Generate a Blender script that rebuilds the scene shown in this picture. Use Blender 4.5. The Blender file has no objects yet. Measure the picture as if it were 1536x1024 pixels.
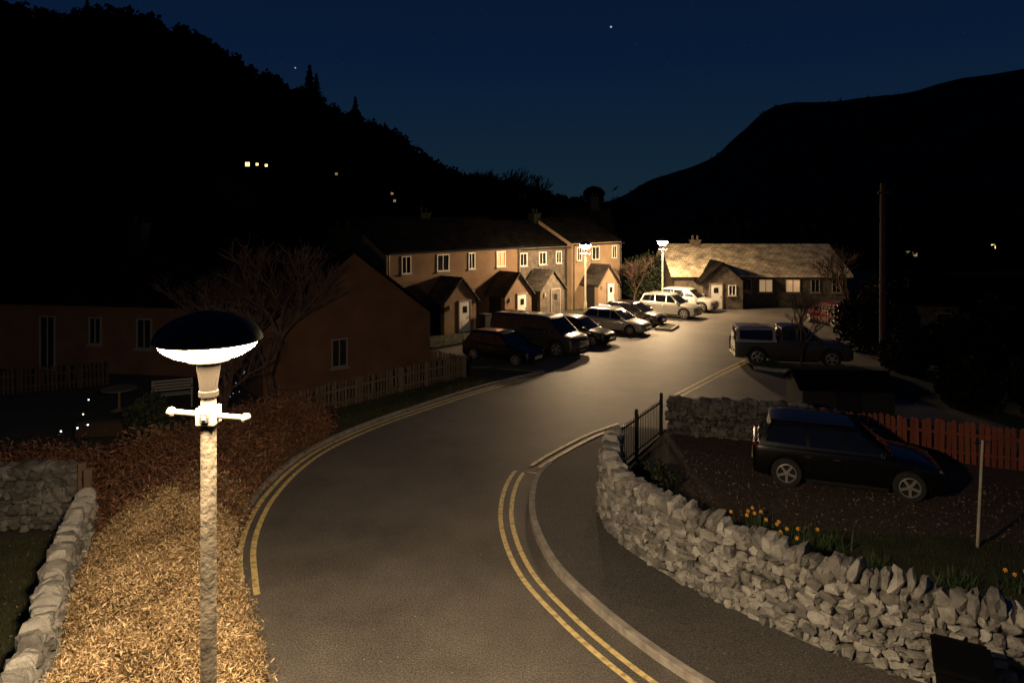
import bpy, bmesh, math, random
import numpy as np
from mathutils import Vector, Matrix, noise
random.seed(7); rng=np.random.default_rng(7)
S=bpy.context.scene
S.view_settings.view_transform='Standard'
try: S.view_settings.look='None'
except: pass
COL=S.collection

# ---------------------------------------------------------------- materials
def newmat(name):
    m=bpy.data.materials.new(name); m.use_nodes=True
    nt=m.node_tree; b=nt.nodes['Principled BSDF']
    return m,nt,b
def mat(name,c1,c2=None,scale=5,rough=.8,bump=0,bscale=None,metal=0,island=False,spec=.5,detail=6,c3=None,coat=0):
    m,nt,b=newmat(name); N=nt.nodes; K=nt.links
    b.inputs['Roughness'].default_value=rough; b.inputs['Metallic'].default_value=metal
    b.inputs['Specular IOR Level'].default_value=spec
    b.inputs['Coat Weight'].default_value=coat
    b.inputs['Base Color'].default_value=(*c1,1)
    tc=N.new('ShaderNodeTexCoord')
    if c2 is not None:
        r=N.new('ShaderNodeValToRGB'); r.color_ramp.elements[0].color=(*c1,1); r.color_ramp.elements[1].color=(*c2,1)
        if c3 is not None:
            e=r.color_ramp.elements.new(.5); e.color=(*c3,1)
        n=N.new('ShaderNodeTexNoise'); n.inputs['Scale'].default_value=scale; n.inputs['Detail'].default_value=detail
        K.new(tc.outputs['Object'],n.inputs['Vector'])
        if island:
            g=N.new('ShaderNodeNewGeometry'); mx=N.new('ShaderNodeMath'); mx.operation='MULTIPLY_ADD'
            K.new(g.outputs['Random Per Island'],mx.inputs[0]); mx.inputs[1].default_value=.75
            s=N.new('ShaderNodeMath'); s.operation='MULTIPLY_ADD'; K.new(n.outputs['Fac'],s.inputs[0]); s.inputs[1].default_value=.9; s.inputs[2].default_value=-.33
            K.new(s.outputs[0],mx.inputs[2]); K.new(mx.outputs[0],r.inputs[0])
        else:
            s=N.new('ShaderNodeMapRange'); s.inputs[1].default_value=.3; s.inputs[2].default_value=.7
            K.new(n.outputs['Fac'],s.inputs[0]); K.new(s.outputs[0],r.inputs[0])
        K.new(r.outputs[0],b.inputs['Base Color'])
    if bump:
        n2=N.new('ShaderNodeTexNoise'); n2.inputs['Scale'].default_value=bscale or scale*4; n2.inputs['Detail'].default_value=5
        K.new(tc.outputs['Object'],n2.inputs['Vector'])
        bp=N.new('ShaderNodeBump'); bp.inputs['Strength'].default_value=bump; bp.inputs['Distance'].default_value=.03
        K.new(n2.outputs['Fac'],bp.inputs['Height']); K.new(bp.outputs[0],b.inputs['Normal'])
    return m
def emis(name,c,s):
    m,nt,b=newmat(name); b.inputs['Base Color'].default_value=(*c,1)
    b.inputs['Emission Color'].default_value=(*c,1); b.inputs['Emission Strength'].default_value=s
    return m
def asphalt(name,a,bb,rough):
    m,nt,b=newmat(name); N=nt.nodes; K=nt.links
    tc=N.new('ShaderNodeTexCoord')
    n1=N.new('ShaderNodeTexNoise'); n1.inputs['Scale'].default_value=.35; n1.inputs['Detail'].default_value=9; n1.inputs['Roughness'].default_value=.7
    n2=N.new('ShaderNodeTexNoise'); n2.inputs['Scale'].default_value=38; n2.inputs['Detail'].default_value=4; n2.inputs['Roughness'].default_value=.8
    v=N.new('ShaderNodeTexVoronoi'); v.inputs['Scale'].default_value=9
    for n in (n1,n2,v): K.new(tc.outputs['Object'],n.inputs['Vector'])
    r=N.new('ShaderNodeValToRGB'); r.color_ramp.elements[0].color=(*a,1); r.color_ramp.elements[1].color=(*bb,1)
    r.color_ramp.elements[0].position=.35; r.color_ramp.elements[1].position=.66
    K.new(n1.outputs['Fac'],r.inputs[0])
    r2=N.new('ShaderNodeValToRGB'); r2.color_ramp.elements[0].position=.36; r2.color_ramp.elements[0].color=(.25,.25,.25,1)
    r2.color_ramp.elements[1].position=.66; r2.color_ramp.elements[1].color=(2.1,2.05,2.0,1)
    K.new(n2.outputs['Fac'],r2.inputs[0])
    mx=N.new('ShaderNodeMix'); mx.data_type='RGBA'; mx.blend_type='MULTIPLY'; mx.inputs[0].default_value=1
    K.new(r.outputs[0],mx.inputs[6]); K.new(r2.outputs[0],mx.inputs[7])
    lt=N.new('ShaderNodeMath'); lt.operation='LESS_THAN'; lt.inputs[1].default_value=.085; K.new(v.outputs['Distance'],lt.inputs[0])
    sc=N.new('ShaderNodeSeparateColor'); K.new(v.outputs['Color'],sc.inputs[0])
    gt=N.new('ShaderNodeMath'); gt.operation='GREATER_THAN'; gt.inputs[1].default_value=.86; K.new(sc.outputs[0],gt.inputs[0])
    an=N.new('ShaderNodeMath'); an.operation='MULTIPLY'; K.new(lt.outputs[0],an.inputs[0]); K.new(gt.outputs[0],an.inputs[1])
    m2=N.new('ShaderNodeMix'); m2.data_type='RGBA'; K.new(an.outputs[0],m2.inputs[0]); K.new(mx.outputs[2],m2.inputs[6]); m2.inputs[7].default_value=(.5,.40,.28,1)
    K.new(m2.outputs[2],b.inputs['Base Color']); b.inputs['Roughness'].default_value=rough
    bp=N.new('ShaderNodeBump'); bp.inputs['Strength'].default_value=.6; bp.inputs['Distance'].default_value=.012
    K.new(n2.outputs['Fac'],bp.inputs['Height']); K.new(bp.outputs[0],b.inputs['Normal'])
    return m
def tiles(name,c1,c2,sx,sy,mortar,spec=.25):
    m,nt,b=newmat(name); N=nt.nodes; K=nt.links
    tc=N.new('ShaderNodeTexCoord'); mp=N.new('ShaderNodeMapping'); K.new(tc.outputs['UV'],mp.inputs[0])
    br=N.new('ShaderNodeTexBrick'); K.new(mp.outputs[0],br.inputs['Vector']); br.inputs['Scale'].default_value=1
    br.inputs['Brick Width'].default_value=sx; br.inputs['Row Height'].default_value=sy; br.inputs['Mortar Size'].default_value=.012
    br.inputs['Color1'].default_value=(*c1,1); br.inputs['Color2'].default_value=(*c2,1); br.inputs['Mortar'].default_value=(*mortar,1)
    n=N.new('ShaderNodeTexNoise'); n.inputs['Scale'].default_value=1.5; n.inputs['Detail'].default_value=8; K.new(tc.outputs['Object'],n.inputs['Vector'])
    r=N.new('ShaderNodeValToRGB'); r.color_ramp.elements[0].position=.3; r.color_ramp.elements[0].color=(.45,.45,.45,1); r.color_ramp.elements[1].position=.7; r.color_ramp.elements[1].color=(1.5,1.45,1.35,1)
    K.new(n.outputs['Fac'],r.inputs[0])
    mx=N.new('ShaderNodeMix'); mx.data_type='RGBA'; mx.blend_type='MULTIPLY'; mx.inputs[0].default_value=1
    K.new(br.outputs['Color'],mx.inputs[6]); K.new(r.outputs[0],mx.inputs[7]); K.new(mx.outputs[2],b.inputs['Base Color'])
    b.inputs['Roughness'].default_value=.9; b.inputs['Specular IOR Level'].default_value=spec
    bp=N.new('ShaderNodeBump'); bp.inputs['Strength'].default_value=.6; bp.inputs['Distance'].default_value=.03; bp.invert=True
    K.new(br.outputs['Fac'],bp.inputs['Height']); K.new(bp.outputs[0],b.inputs['Normal'])
    return m

M={}
M['asph']=asphalt('asphalt',(.076,.071,.064),(.155,.143,.126),.6)
M['pave']=asphalt('pavement_asphalt',(.055,.053,.05),(.085,.08,.073),.75)
M['kerb']=mat('granite_kerb',(.22,.20,.17),(.42,.38,.33),6,.8,.4,40)
M['yellow']=mat('yellow_line_paint',(.34,.27,.12),(.88,.72,.32),9,.5,.3,60,c3=(.80,.63,.27))
M['ground']=mat('ground_soil_grass',(.02,.025,.012),(.05,.045,.025),.8,.95,.5,12)
M['lawn']=mat('lawn',(.025,.03,.012),(.055,.058,.024),2,.95,.6,30)
M['gravel']=mat('gravel',(.03,.02,.014),(.11,.075,.05),14,.95,.9,30)
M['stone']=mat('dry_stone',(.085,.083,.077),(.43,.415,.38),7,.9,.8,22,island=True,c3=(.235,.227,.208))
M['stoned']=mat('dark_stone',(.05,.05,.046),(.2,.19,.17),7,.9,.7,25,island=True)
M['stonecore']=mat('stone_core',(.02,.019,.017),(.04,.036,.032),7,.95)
M['render']=mat('roughcast_render',(.15,.094,.054),(.24,.15,.09),.9,.95,.7,60)
M['brown']=mat('brown_roughcast',(.11,.055,.030),(.18,.092,.052),1.2,.95,.7,60)
M['pale']=mat('pale_render',(.21,.145,.085),(.30,.21,.13),1.2,.95,.5,60)
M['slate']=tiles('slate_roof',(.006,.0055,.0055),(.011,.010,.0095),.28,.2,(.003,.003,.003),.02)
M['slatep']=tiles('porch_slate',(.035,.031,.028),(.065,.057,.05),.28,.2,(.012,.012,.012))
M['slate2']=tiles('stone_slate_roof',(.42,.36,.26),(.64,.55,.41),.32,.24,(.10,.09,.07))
M['slab']=mat('house_stone',(.05,.04,.03),(.13,.105,.078),4,.9,.8,12)
M['white']=mat('white_paint',(.66,.63,.56),(.76,.73,.66),3,.45)
M['frame']=mat('window_frame',(.22,.2,.17),None,3,.5)
M['glass']=mat('window_glass',(.015,.017,.02),None,rough=.06,spec=.8)
M['litA']=emis('lit_window_orange',(1,.26,.08),.4)
M['litB']=emis('lit_window_warm',(1,.66,.34),.28)
M['litC']=emis('lit_window_bright',(1,.75,.25),2.2)
M['black']=mat('black_paint',(.01,.01,.01),None,rough=.4)
M['matte']=mat('matte_black',(.008,.008,.008),None,rough=.8)
M['shadep']=mat('shade_standin_black',(.003,.003,.003),None,rough=.9,spec=.08)  # near-black colour standing in for shade on the added bin shape
M['rubber']=mat('tyre_rubber',(.015,.015,.015),(.03,.028,.026),20,.85)
M['rim']=mat('alloy_rim',(.5,.48,.44),None,rough=.35,metal=.6)
M['cglass']=mat('car_glass',(.008,.009,.011),None,rough=.04,spec=.9)
M['lens']=mat('headlamp_lens',(.6,.6,.58),None,rough=.1,metal=.6)
M['red']=mat('tail_lens',(.25,.01,.008),None,rough=.15)
M['plate']=mat('number_plate',(.7,.65,.4),None,rough=.4)
M['trim']=mat('chrome_trim',(.55,.55,.55),None,rough=.2,metal=1)
def paint(n,c,metal=.3,r=.25): return mat(n,c,None,rough=r,metal=metal,coat=.8)
M['pblack']=mat('car_paint_black',(.0035,.0032,.0032),None,rough=.28,spec=.35,coat=.5)
M['pgrey']=paint('car_paint_grey',(.06,.053,.047),.3,.35)
M['psilver']=paint('car_paint_silver',(.36,.35,.33),.4,.35)
M['pwhite']=paint('car_paint_white',(.5,.48,.44),.1,.3)
M['pred']=paint('car_paint_dark_red',(.09,.009,.007),.2)
M['pdark']=paint('car_paint_dark',(.018,.010,.009),.2)
M['pcanopy']=paint('pickup_canopy_paint',(.42,.39,.35),.2,.35)
M['galv']=mat('lamp_post_paint',(.125,.108,.082),(.04,.034,.025),5,.5,.3,22,detail=9)
M['ladder']=mat('ladder_bar_paint',(.125,.11,.085),(.07,.062,.046),6,.5)
M['postl']=mat('pale_post_paint',(.5,.46,.36),(.36,.32,.24),6,.5)
M['cap']=mat('lamp_cap',(.012,.011,.010),None,rough=.55)
M['neck']=mat('lamp_neck',(.005,.004,.003),None,rough=.75,spec=.06)
M['bark']=mat('bark',(.05,.028,.021),(.11,.066,.048),8,.9,.6,30)
M['wood']=mat('weathered_wood',(.10,.07,.045),(.2,.145,.095),4,.85,.4,40,island=True)
M['dwood']=mat('dark_wood',(.035,.018,.012),(.07,.038,.026),4,.85,.4,40,island=True)
M['redwood']=mat('stained_red_wood',(.16,.035,.018),(.27,.065,.03),4,.7,.3,40,island=True)
M['hedge']=mat('hedge_leaves',(.08,.050,.022),(.98,.76,.47),1.5,.8,island=True,c3=(.46,.32,.16),spec=.2)
M['twig']=mat('red_brown_shrub',(.05,.020,.010),(.36,.18,.10),1.5,.8,island=True,c3=(.16,.072,.036))
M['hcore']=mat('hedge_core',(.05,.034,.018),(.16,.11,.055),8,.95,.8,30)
M['leaf']=mat('dark_leaves',(.012,.02,.008),(.05,.06,.025),1,.8,island=True)
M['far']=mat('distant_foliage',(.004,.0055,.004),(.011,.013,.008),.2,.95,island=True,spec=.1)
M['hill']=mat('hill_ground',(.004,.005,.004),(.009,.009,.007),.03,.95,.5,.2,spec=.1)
M['blade']=mat('grass_blades',(.018,.026,.008),(.085,.09,.035),1.5,.8,island=True,spec=.2)
M['bladeg']=mat('daffodil_leaf',(.025,.055,.018),(.08,.12,.045),3,.6,island=True)
M['daff']=mat('daffodil_petal',(.8,.5,.05),(.85,.35,.03),4,.6,island=True)

# ---------------------------------------------------------------- mesh builder
class MB:
    def __init__(s): s.v=[]; s.f=[]; s.m=[]; s.ms=[]
    def mi(s,m):
        m=M[m] if isinstance(m,str) else m
        if m not in s.ms: s.ms.append(m)
        return s.ms.index(m)
    def add(s,vs,fs,m):
        o=len(s.v); k=s.mi(m); s.v+= [tuple(v) for v in vs]
        s.f+=[tuple(i+o for i in f) for f in fs]; s.m+=[k]*len(fs)
    def box(s,c,d,m,rz=0,rot=None):
        R=rot if rot is not None else Matrix.Rotation(rz,3,'Z'); c=Vector(c)
        vs=[c+R@Vector((x*d[0]/2,y*d[1]/2,z*d[2]/2)) for x in(-1,1) for y in(-1,1) for z in(-1,1)]
        s.add(vs,[(0,1,3,2),(4,6,7,5),(0,4,5,1),(2,3,7,6),(0,2,6,4),(1,5,7,3)],m)
    def tube(s,p0,p1,r0,r1,m,n=8,cap=True):
        p0=Vector(p0);p1=Vector(p1);d=(p1-p0)
        if d.length<1e-6:return
        d.normalize(); a=d.orthogonal().normalized(); b=d.cross(a)
        vs=[]
        for p,r in((p0,r0),(p1,r1)):
            for i in range(n):
                t=2*math.pi*i/n; vs.append(p+a*math.cos(t)*r+b*math.sin(t)*r)
        fs=[(i,(i+1)%n,n+(i+1)%n,n+i) for i in range(n)]
        if cap: fs+=[tuple(range(n))[::-1],tuple(range(n,2*n))]
        s.add(vs,fs,m)
    def lathe(s,prof,c,m,n=24,axis='Z'):
        vs=[];c=Vector(c)
        for r,z in prof:
            for i in range(n):
                t=2*math.pi*i/n; x,y=r*math.cos(t),r*math.sin(t)
                vs.append(c+(Vector((x,y,z)) if axis=='Z' else Vector((x,z,y))))
        fs=[]
        for j in range(len(prof)-1):
            for i in range(n): fs.append((j*n+i,j*n+(i+1)%n,(j+1)*n+(i+1)%n,(j+1)*n+i))
        s.add(vs,fs,m)
    def prism(s,poly,z0,z1,m,side=None):
        n=len(poly)
        a=sum(poly[i][0]*poly[(i+1)%n][1]-poly[(i+1)%n][0]*poly[i][1] for i in range(n))
        if a<0: poly=poly[::-1]
        vs=[(p[0],p[1],z0) for p in poly]+[(p[0],p[1],z1) for p in poly]
        s.add(vs,[tuple(range(n,2*n))],m)
        s.add(vs,[(i,(i+1)%n,n+(i+1)%n,n+i) for i in range(n)]+[tuple(range(n))[::-1]],side or m)
    def quad(s,vs,m): s.add(vs,[tuple(range(len(vs)))],m)
    def ribbon(s,path,off,w,z,m,h=0):
        L=offset(path,off+w/2); R=offset(path,off-w/2); n=len(path)
        if h:
            vs=[(*p,z) for p in L]+[(*p,z) for p in R]+[(*p,z-h) for p in L]+[(*p,z-h) for p in R]
            fs=[]
            for i in range(n-1):
                fs+=[(n+i,n+i+1,i+1,i),(i,i+1,2*n+i+1,2*n+i),(n+i+1,n+i,3*n+i,3*n+i+1)]
            s.add(vs,fs,m)
        else:
            vs=[(*p,z) for p in L]+[(*p,z) for p in R]
            s.add(vs,[(n+i,n+i+1,i+1,i) for i in range(n-1)],m)
    def obj(s,name,parent=None,smooth=False,bevel=0,angle=35,recalc=False,uv=False):
        me=bpy.data.meshes.new(name); me.from_pydata(s.v,[],s.f)
        for m in s.ms: me.materials.append(m)
        me.polygons.foreach_set('material_index',s.m)
        if recalc:
            bm=bmesh.new(); bm.from_mesh(me); bmesh.ops.recalc_face_normals(bm,faces=bm.faces); bm.to_mesh(me); bm.free()
        if uv:
            ul=me.uv_layers.new(name='UV')
            for p in me.polygons:
                nrm=p.normal
                t=Vector((0,0,1)).cross(nrm)
                t=t.normalized() if t.length>1e-3 else Vector((1,0,0)); b=nrm.cross(t)
                for li in p.loop_indices:
                    co=me.vertices[me.loops[li].vertex_index].co; ul.data[li].uv=(co.dot(t),co.dot(b))
        if smooth:
            me.polygons.foreach_set('use_smooth',[True]*len(me.polygons)); me.set_sharp_from_angle(angle=math.radians(angle))
        me.update(); o=bpy.data.objects.new(name,me); COL.objects.link(o)
        if bevel:
            b=o.modifiers.new('b','BEVEL'); b.width=bevel; b.segments=2; b.limit_method='ANGLE'; b.angle_limit=math.radians(28)
        if parent: o.parent=parent
        return o
def offset(path,d):
    out=[]
    for i,p in enumerate(path):
        a=Vector(path[max(i-1,0)][:2]); b=Vector(path[min(i+1,len(path)-1)][:2]); t=(b-a).normalized()
        out.append((p[0]-t.y*d,p[1]+t.x*d))
    return out
def smooth(path,n=6):
    out=[]; P=[Vector(p) for p in path]
    for i in range(len(P)-1):
        p0=P[max(i-1,0)];p1=P[i];p2=P[i+1];p3=P[min(i+2,len(P)-1)]
        for k in range(n):
            t=k/n; out.append(tuple(.5*((2*p1)+(-p0+p2)*t+(2*p0-5*p1+4*p2-p3)*t*t+(-p0+3*p1-3*p2+p3)*t**3)))
    out.append(tuple(P[-1])); return out
def empty(name,loc=(0,0,0),rz=0):
    o=bpy.data.objects.new(name,None); COL.objects.link(o); o.location=loc; o.rotation_euler=(0,0,rz); o.empty_display_size=.3; return o
def npmesh(name,V,nper,m,parent=None):
    n=len(V)//nper; me=bpy.data.meshes.new(name)
    me.vertices.add(len(V)); me.vertices.foreach_set('co',V.astype(np.float32).ravel())
    me.loops.add(n*nper); me.loops.foreach_set('vertex_index',np.arange(n*nper,dtype=np.int32))
    me.polygons.add(n); me.polygons.foreach_set('loop_start',np.arange(0,n*nper,nper,dtype=np.int32))
    me.update(calc_edges=True); me.materials.append(M[m] if isinstance(m,str) else m)
    o=bpy.data.objects.new(name,me); COL.objects.link(o)
    if parent:o.parent=parent
    return o
def leaves(P,size,elong=1.6):
    n=len(P); a=rng.normal(size=(n,3)); a/=np.linalg.norm(a,axis=1)[:,None]
    b=np.cross(a,rng.normal(size=(n,3))); b/=np.linalg.norm(b,axis=1)[:,None]
    s=(size*rng.uniform(.6,1.4,n))[:,None]; a=a*s*elong/2; b=b*s/2
    return np.stack([P-a,P-b*.8,P+a,P+b],1).reshape(-1,3)
def blades(P,h,w):
    n=len(P); t=rng.uniform(0,2*np.pi,n); d=np.stack([np.cos(t),np.sin(t),np.zeros(n)],1)*w/2
    l=rng.normal(size=(n,3))*h*.3; l[:,2]=h*rng.uniform(.5,1.2,n)
    return np.stack([P-d,P+d,P+l],1).reshape(-1,3)
def inpoly(P,poly):
    x,y=P[:,0],P[:,1]; r=np.zeros(len(P),bool); n=len(poly)
    for i in range(n):
        x1,y1=poly[i];x2,y2=poly[(i+1)%n]
        c=((y1>y)!=(y2>y))&(x<(x2-x1)*(y-y1)/((y2-y1) or 1e-9)+x1); r^=c
    return r
def scatter(poly,n,z):
    a=np.array(poly); lo,hi=a.min(0),a.max(0); P=rng.uniform(lo,hi,(n*3,2)); P=P[inpoly(P,poly)][:n]
    return np.column_stack([P,np.full(len(P),z)])

# ---------------------------------------------------------------- world, camera
w=bpy.data.worlds.new('World'); S.world=w; w.use_nodes=True; nt=w.node_tree; N=nt.nodes;K=nt.links
bg=N['Background']; tc=N.new('ShaderNodeTexCoord'); sx=N.new('ShaderNodeSeparateXYZ'); rp=N.new('ShaderNodeValToRGB')
K.new(tc.outputs['Generated'],sx.inputs[0]); K.new(sx.outputs['Z'],rp.inputs[0]); K.new(rp.outputs[0],bg.inputs[0])
e=rp.color_ramp.elements; e[0].position=0; e[0].color=(.0085,.021,.030,1); e[1].position=.5; e[1].color=(.0015,.0056,.021,1)
x=e.new(.08); x.color=(.0054,.0172,.033,1); x=e.new(.22); x.color=(.0026,.0106,.034,1)
bg.inputs[1].default_value=1
cam=bpy.data.objects.new('camera',bpy.data.cameras.new('camera')); COL.objects.link(cam); S.camera=cam
cam.location=(0,0,6); cam.rotation_euler=(math.radians(90),0,0); cam.data.lens=24; cam.data.sensor_width=36
cam.data.shift_y=-.121; cam.data.clip_end=5000
md=bpy.data.lights.new('moon','SUN'); md.energy=.006; md.color=(.6,.75,1); md.angle=.01
mo=bpy.data.objects.new('moon',md); COL.objects.link(mo); mo.rotation_euler=(math.radians(50),0,math.radians(30))

# ---------------------------------------------------------------- ground / roads
b=MB(); b.quad([(-1500,-400,-.02),(1500,-400,-.02),(1500,1500,-.02),(-1500,1500,-.02)],'ground'); b.obj('ground')
Lp=smooth([(-.6,4.2),(-1.8,6.4),(-3.13,8.8),(-3.89,10.0),(-4.3,10.6),(-4.62,11.3),(-5.02,12.3),(-5.3,13.45),(-5.44,14.7),(-5.38,16.3),(-5.0,17.95),(-4.1,19.8),(-2.82,21.7),(-1.0,24.1),(1.25,26.5)])
Kp=smooth([(6.0,5.0),(4.3,6.5),(3.2,7.75),(2.3,8.8),(1.78,9.51),(1.24,10.43),(.70,11.61),(.41,12.96),(.35,14.16),(.48,15.4),(.78,16.3),(1.58,17.55),(2.45,18.7),(3.35,19.6)])
road=Lp+[(-.6,27.2),(-2.6,29.9),(-3.4,30.9),(10.5,45.8),(28,45.2),(28,33),(20,29.3),(15,27.2),(12.6,23),(14.5,19.2)]+[(4.3,19.35)]+Kp[::-1]+[(6,3),(-.6,3)]
b=MB(); b.prism(road,-.05,.0,'asph'); b.obj('road')
Wb=smooth([(2.1,15.3),(1.80,14.2),(1.77,13.24),(2.05,12.19),(2.56,11.29),(3.19,10.48),(3.83,9.77),(4.48,9.14),(5.13,8.73),(5.9,8.25),(7.3,7.6)])
pv=[p for p in Kp if p[1]<16.6]
b=MB(); b.prism(offset(pv,-.13)+[(2.2,16.9),(2.35,15.6)]+Wb+[(8,5)],-.05,.10,'pave')
b.prism(Kp[-19:]+[(4.3,19.3),(4.1,18.8),(2.2,15.6),(1.2,16.5)],-.045,.012,'pave'); b.obj('pavement')
b=MB(); b.ribbon(pv,-.065,.13,.115,'kerb',.14); b.ribbon(Lp[18:],.08,.12,.07,'kerb',.1); b.obj('kerb',bevel=.012)
b=MB()
for o in (0,.22): b.ribbon([p for p in Lp if p[1]>10.7],-.12-o,.10,.006,'yellow')
ky=[p for p in Kp if 7<p[1]<16.0]
for o in (.46,.68): b.ribbon(ky,o-.1,.09,.006,'yellow')
ky2=[p for p in Kp if 16.25<p[1]]
for o in (.22,.46): b.ribbon(ky2,o-.1,.10,.020,'yellow')
b.quad([(.25,16.05,.006),(.85,15.95,.006),(.87,16.03,.006),(.27,16.13,.006)],'yellow')
rl=[(5.7,22.95),(8.1,26.2),(10.0,28.6)]
for o in (0,.24): b.ribbon(rl,o,.10,.006,'yellow')
b.obj('double_yellow_lines')
enc=[(2.35,15.4),(4.2,18.9),(8,18.1),(14,15.6),(16,10),(9,7.2),(6,8.5),(4.9,9.3),(3.4,10.9),(2.4,12.4),(2.15,13.8)]
b=MB(); b.prism(enc,-.05,.03,'gravel'); b.obj('gravel_driveway')
gpoly=[(2.9,13.0),(4.2,13.3),(6.5,12.9),(8.4,12.7),(12,11.5),(14,9),(9,7.4),(6,8.7),(4.9,9.5),(3.6,10.9),(2.7,12.0)]
b=MB(); b.prism(gpoly,-.05,.06,'lawn'); g=b.obj('lawn'); npmesh('grass_blades',blades(scatter(gpoly,34000,.06),.055,.010),3,'blade',g)
P=scatter([(3.2,13.4),(4.4,17.5),(12,14.8),(12,12),(4,13.4)],1800,.045); npmesh('fallen_leaves',leaves(P,.035),4,'wood')
vg=offset(Lp,.15); vg=[p for p in vg if p[1]>17.4]
vpoly=vg[:-3]+[(-.6,25.6),(-1.8,25.6),(-3.9,23.4),(-5.9,20.8),(-6.3,19.3)]
b=MB(); b.prism(vpoly,-.05,.06,'lawn'); g=b.obj('grass_verge'); npmesh('grass_blades',blades(scatter(vpoly,14000,.06),.07,.014),3,'blade',g)
hv=[(-3.6,31.0),(10.2,45.8),(9.2,46.8),(-5.5,32.4)]
b=MB(); b.prism(hv,-.05,.10,'lawn'); b.prism([(-2.7,29.6),(-.8,27.3),(-3.0,26.9),(-6,31.8),(-5.3,32.2)],-.05,.09,'lawn')
g=b.obj('front_lawn'); npmesh('grass_blades',blades(scatter(hv,9000,.1),.08,.02),3,'bladeg',g)
isl=[(9.6,27.1),(10.2,26.6),(12.5,26.0),(13.6,26.2),(13.4,26.9),(11.2,27.0),(10.6,28.0),(10.0,28.2)]
b=MB(); b.prism(isl,-.05,.12,'lawn'); g=b.obj('grass_island'); b=MB(); b.ribbon(isl+[isl[0]],.0,.14,.13,'kerb',.15); b.obj('island_kerb')
npmesh('grass_blades',blades(scatter(isl,3000,.12),.07,.02),3,'bladeg',g)
isl2=[(7.7,36.4),(8.4,36.0),(9.1,37.4),(8.4,38.0)]
b=MB(); b.prism(isl2,-.05,.12,'lawn'); b.obj('grass_island'); b=MB(); b.ribbon(isl2+[isl2[0]],0,.14,.13,'kerb',.15); b.obj('island_kerb')
lg=[(-9.9,12.6),(-8.3,12.8),(-7.4,11.0),(-6.2,8.4),(-5.0,6.0),(-14,5)]
b=MB(); b.prism(lg,-.05,.03,'lawn'); g=b.obj('lawn'); npmesh('grass_blades',blades(scatter(lg,34000,.03),.055,.012),3,'blade',g)
P=scatter(lg,300,.07); npmesh('fallen_leaves',leaves(P,.04),4,'wood')

# ---------------------------------------------------------------- stone walls
bm=bmesh.new(); bmesh.ops.create_icosphere(bm,subdivisions=2,radius=1); IV=np.array([v.co[:] for v in bm.verts]); IF=[tuple(v.index for v in f.verts) for f in bm.faces]; bm.free()
IV=np.sign(IV)*np.abs(IV)**.66
def stone_wall(name,path,h,th,m='stone',cope=True,sc=1.0,z0=0):
    par=empty(name); P=[Vector(p) for p in path]; cum=[0]
    for i in range(len(P)-1): cum.append(cum[-1]+(P[i+1]-P[i]).length)
    T=cum[-1]
    def at(s):
        s=min(max(s,0),T-1e-4)
        for i in range(len(P)-1):
            if s<=cum[i+1]:
                d=(P[i+1]-P[i]).normalized(); return P[i]+d*(s-cum[i]),d
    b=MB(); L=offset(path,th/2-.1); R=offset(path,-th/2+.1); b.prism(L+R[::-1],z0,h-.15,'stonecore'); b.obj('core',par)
    VV=[];FF=[];o=0
    def put(c,d,size,tilt=0,lean=0):
        nonlocal o
        v=IV.copy(); sh=rng.uniform(-.28,.28,4)
        v[:,0]*=1+sh[0]*v[:,2]+sh[1]*v[:,1]; v[:,2]*=1+sh[2]*v[:,0]
        v=v*np.array(size)/2*rng.uniform(.86,1.14,(len(IV),1))
        v=v+rng.normal(0,.009,v.shape)
        R=Matrix.Rotation(math.atan2(d.y,d.x)+rng.normal(0,.08),3,'Z')@Matrix.Rotation(tilt,3,'Y')@Matrix.Rotation(lean,3,'X')
        VV.append(v@np.array(R).T+np.array(c)); FF.extend([tuple(i+o for i in f) for f in IF]); o+=len(IV)
    for side in(1,-1):
        z=z0
        while z<h-.16:
            ch=rng.uniform(.08,.14)*sc; s=rng.uniform(-.15,.1); ph=rng.uniform(0,6)
            while s<T:
                big=rng.random()<.16
                l=rng.uniform(.08,.25)*sc*(1.35 if big else 1); p,d=at(s+l/2); n=Vector((-d.y,d.x)); off=side*(th/2-.09+rng.uniform(-.035,.04)-.05*(z/h))
                wz=.03*math.sin(s*1.7+ph); q=p+n*off
                put((q.x,q.y,max(z+ch/2+wz+rng.uniform(-.02,.02),.04)),d,(l*1.08,.24,ch*rng.uniform(.95,1.3)*(1.45 if big else 1)),rng.normal(0,.16),rng.normal(0,.1)); s+=l
            z+=ch*.95
    s=0
    while s<T:
        l=rng.uniform(.08,.20)*sc if cope else rng.uniform(.12,.32)*sc; hh=(rng.uniform(.17,.36) if cope else rng.uniform(.1,.2))*sc; p,d=at(s+l/2)
        put((p.x,p.y,h-.16+hh/2),d,(l*1.2,th*rng.uniform(.75,1.05),hh),rng.normal(.2,.25) if cope else rng.normal(0,.18),rng.normal(0,.14)); s+=l*.95
    me=bpy.data.meshes.new('stones'); me.from_pydata(np.vstack(VV).tolist(),[],FF); me.materials.append(M[m]); ob=bpy.data.objects.new('stones',me); COL.objects.link(ob); ob.parent=par
    return par
stone_wall('dry_stone_wall',offset(Wb,.22)[::1],1.2,.44)
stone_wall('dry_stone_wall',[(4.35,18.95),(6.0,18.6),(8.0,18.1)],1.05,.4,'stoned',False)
stone_wall('dry_stone_wall',[(-4.75,5.6),(-5.5,7.5),(-6.1,8.9),(-6.75,10.1),(-7.45,11.6),(-7.85,12.6)],.86,.36,'stone',True,.95)
stone_wall('dry_stone_wall',[(-14,12.9),(-11.5,13.1),(-8.5,13.3)],1.25,.42,'stoned',False)

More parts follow.
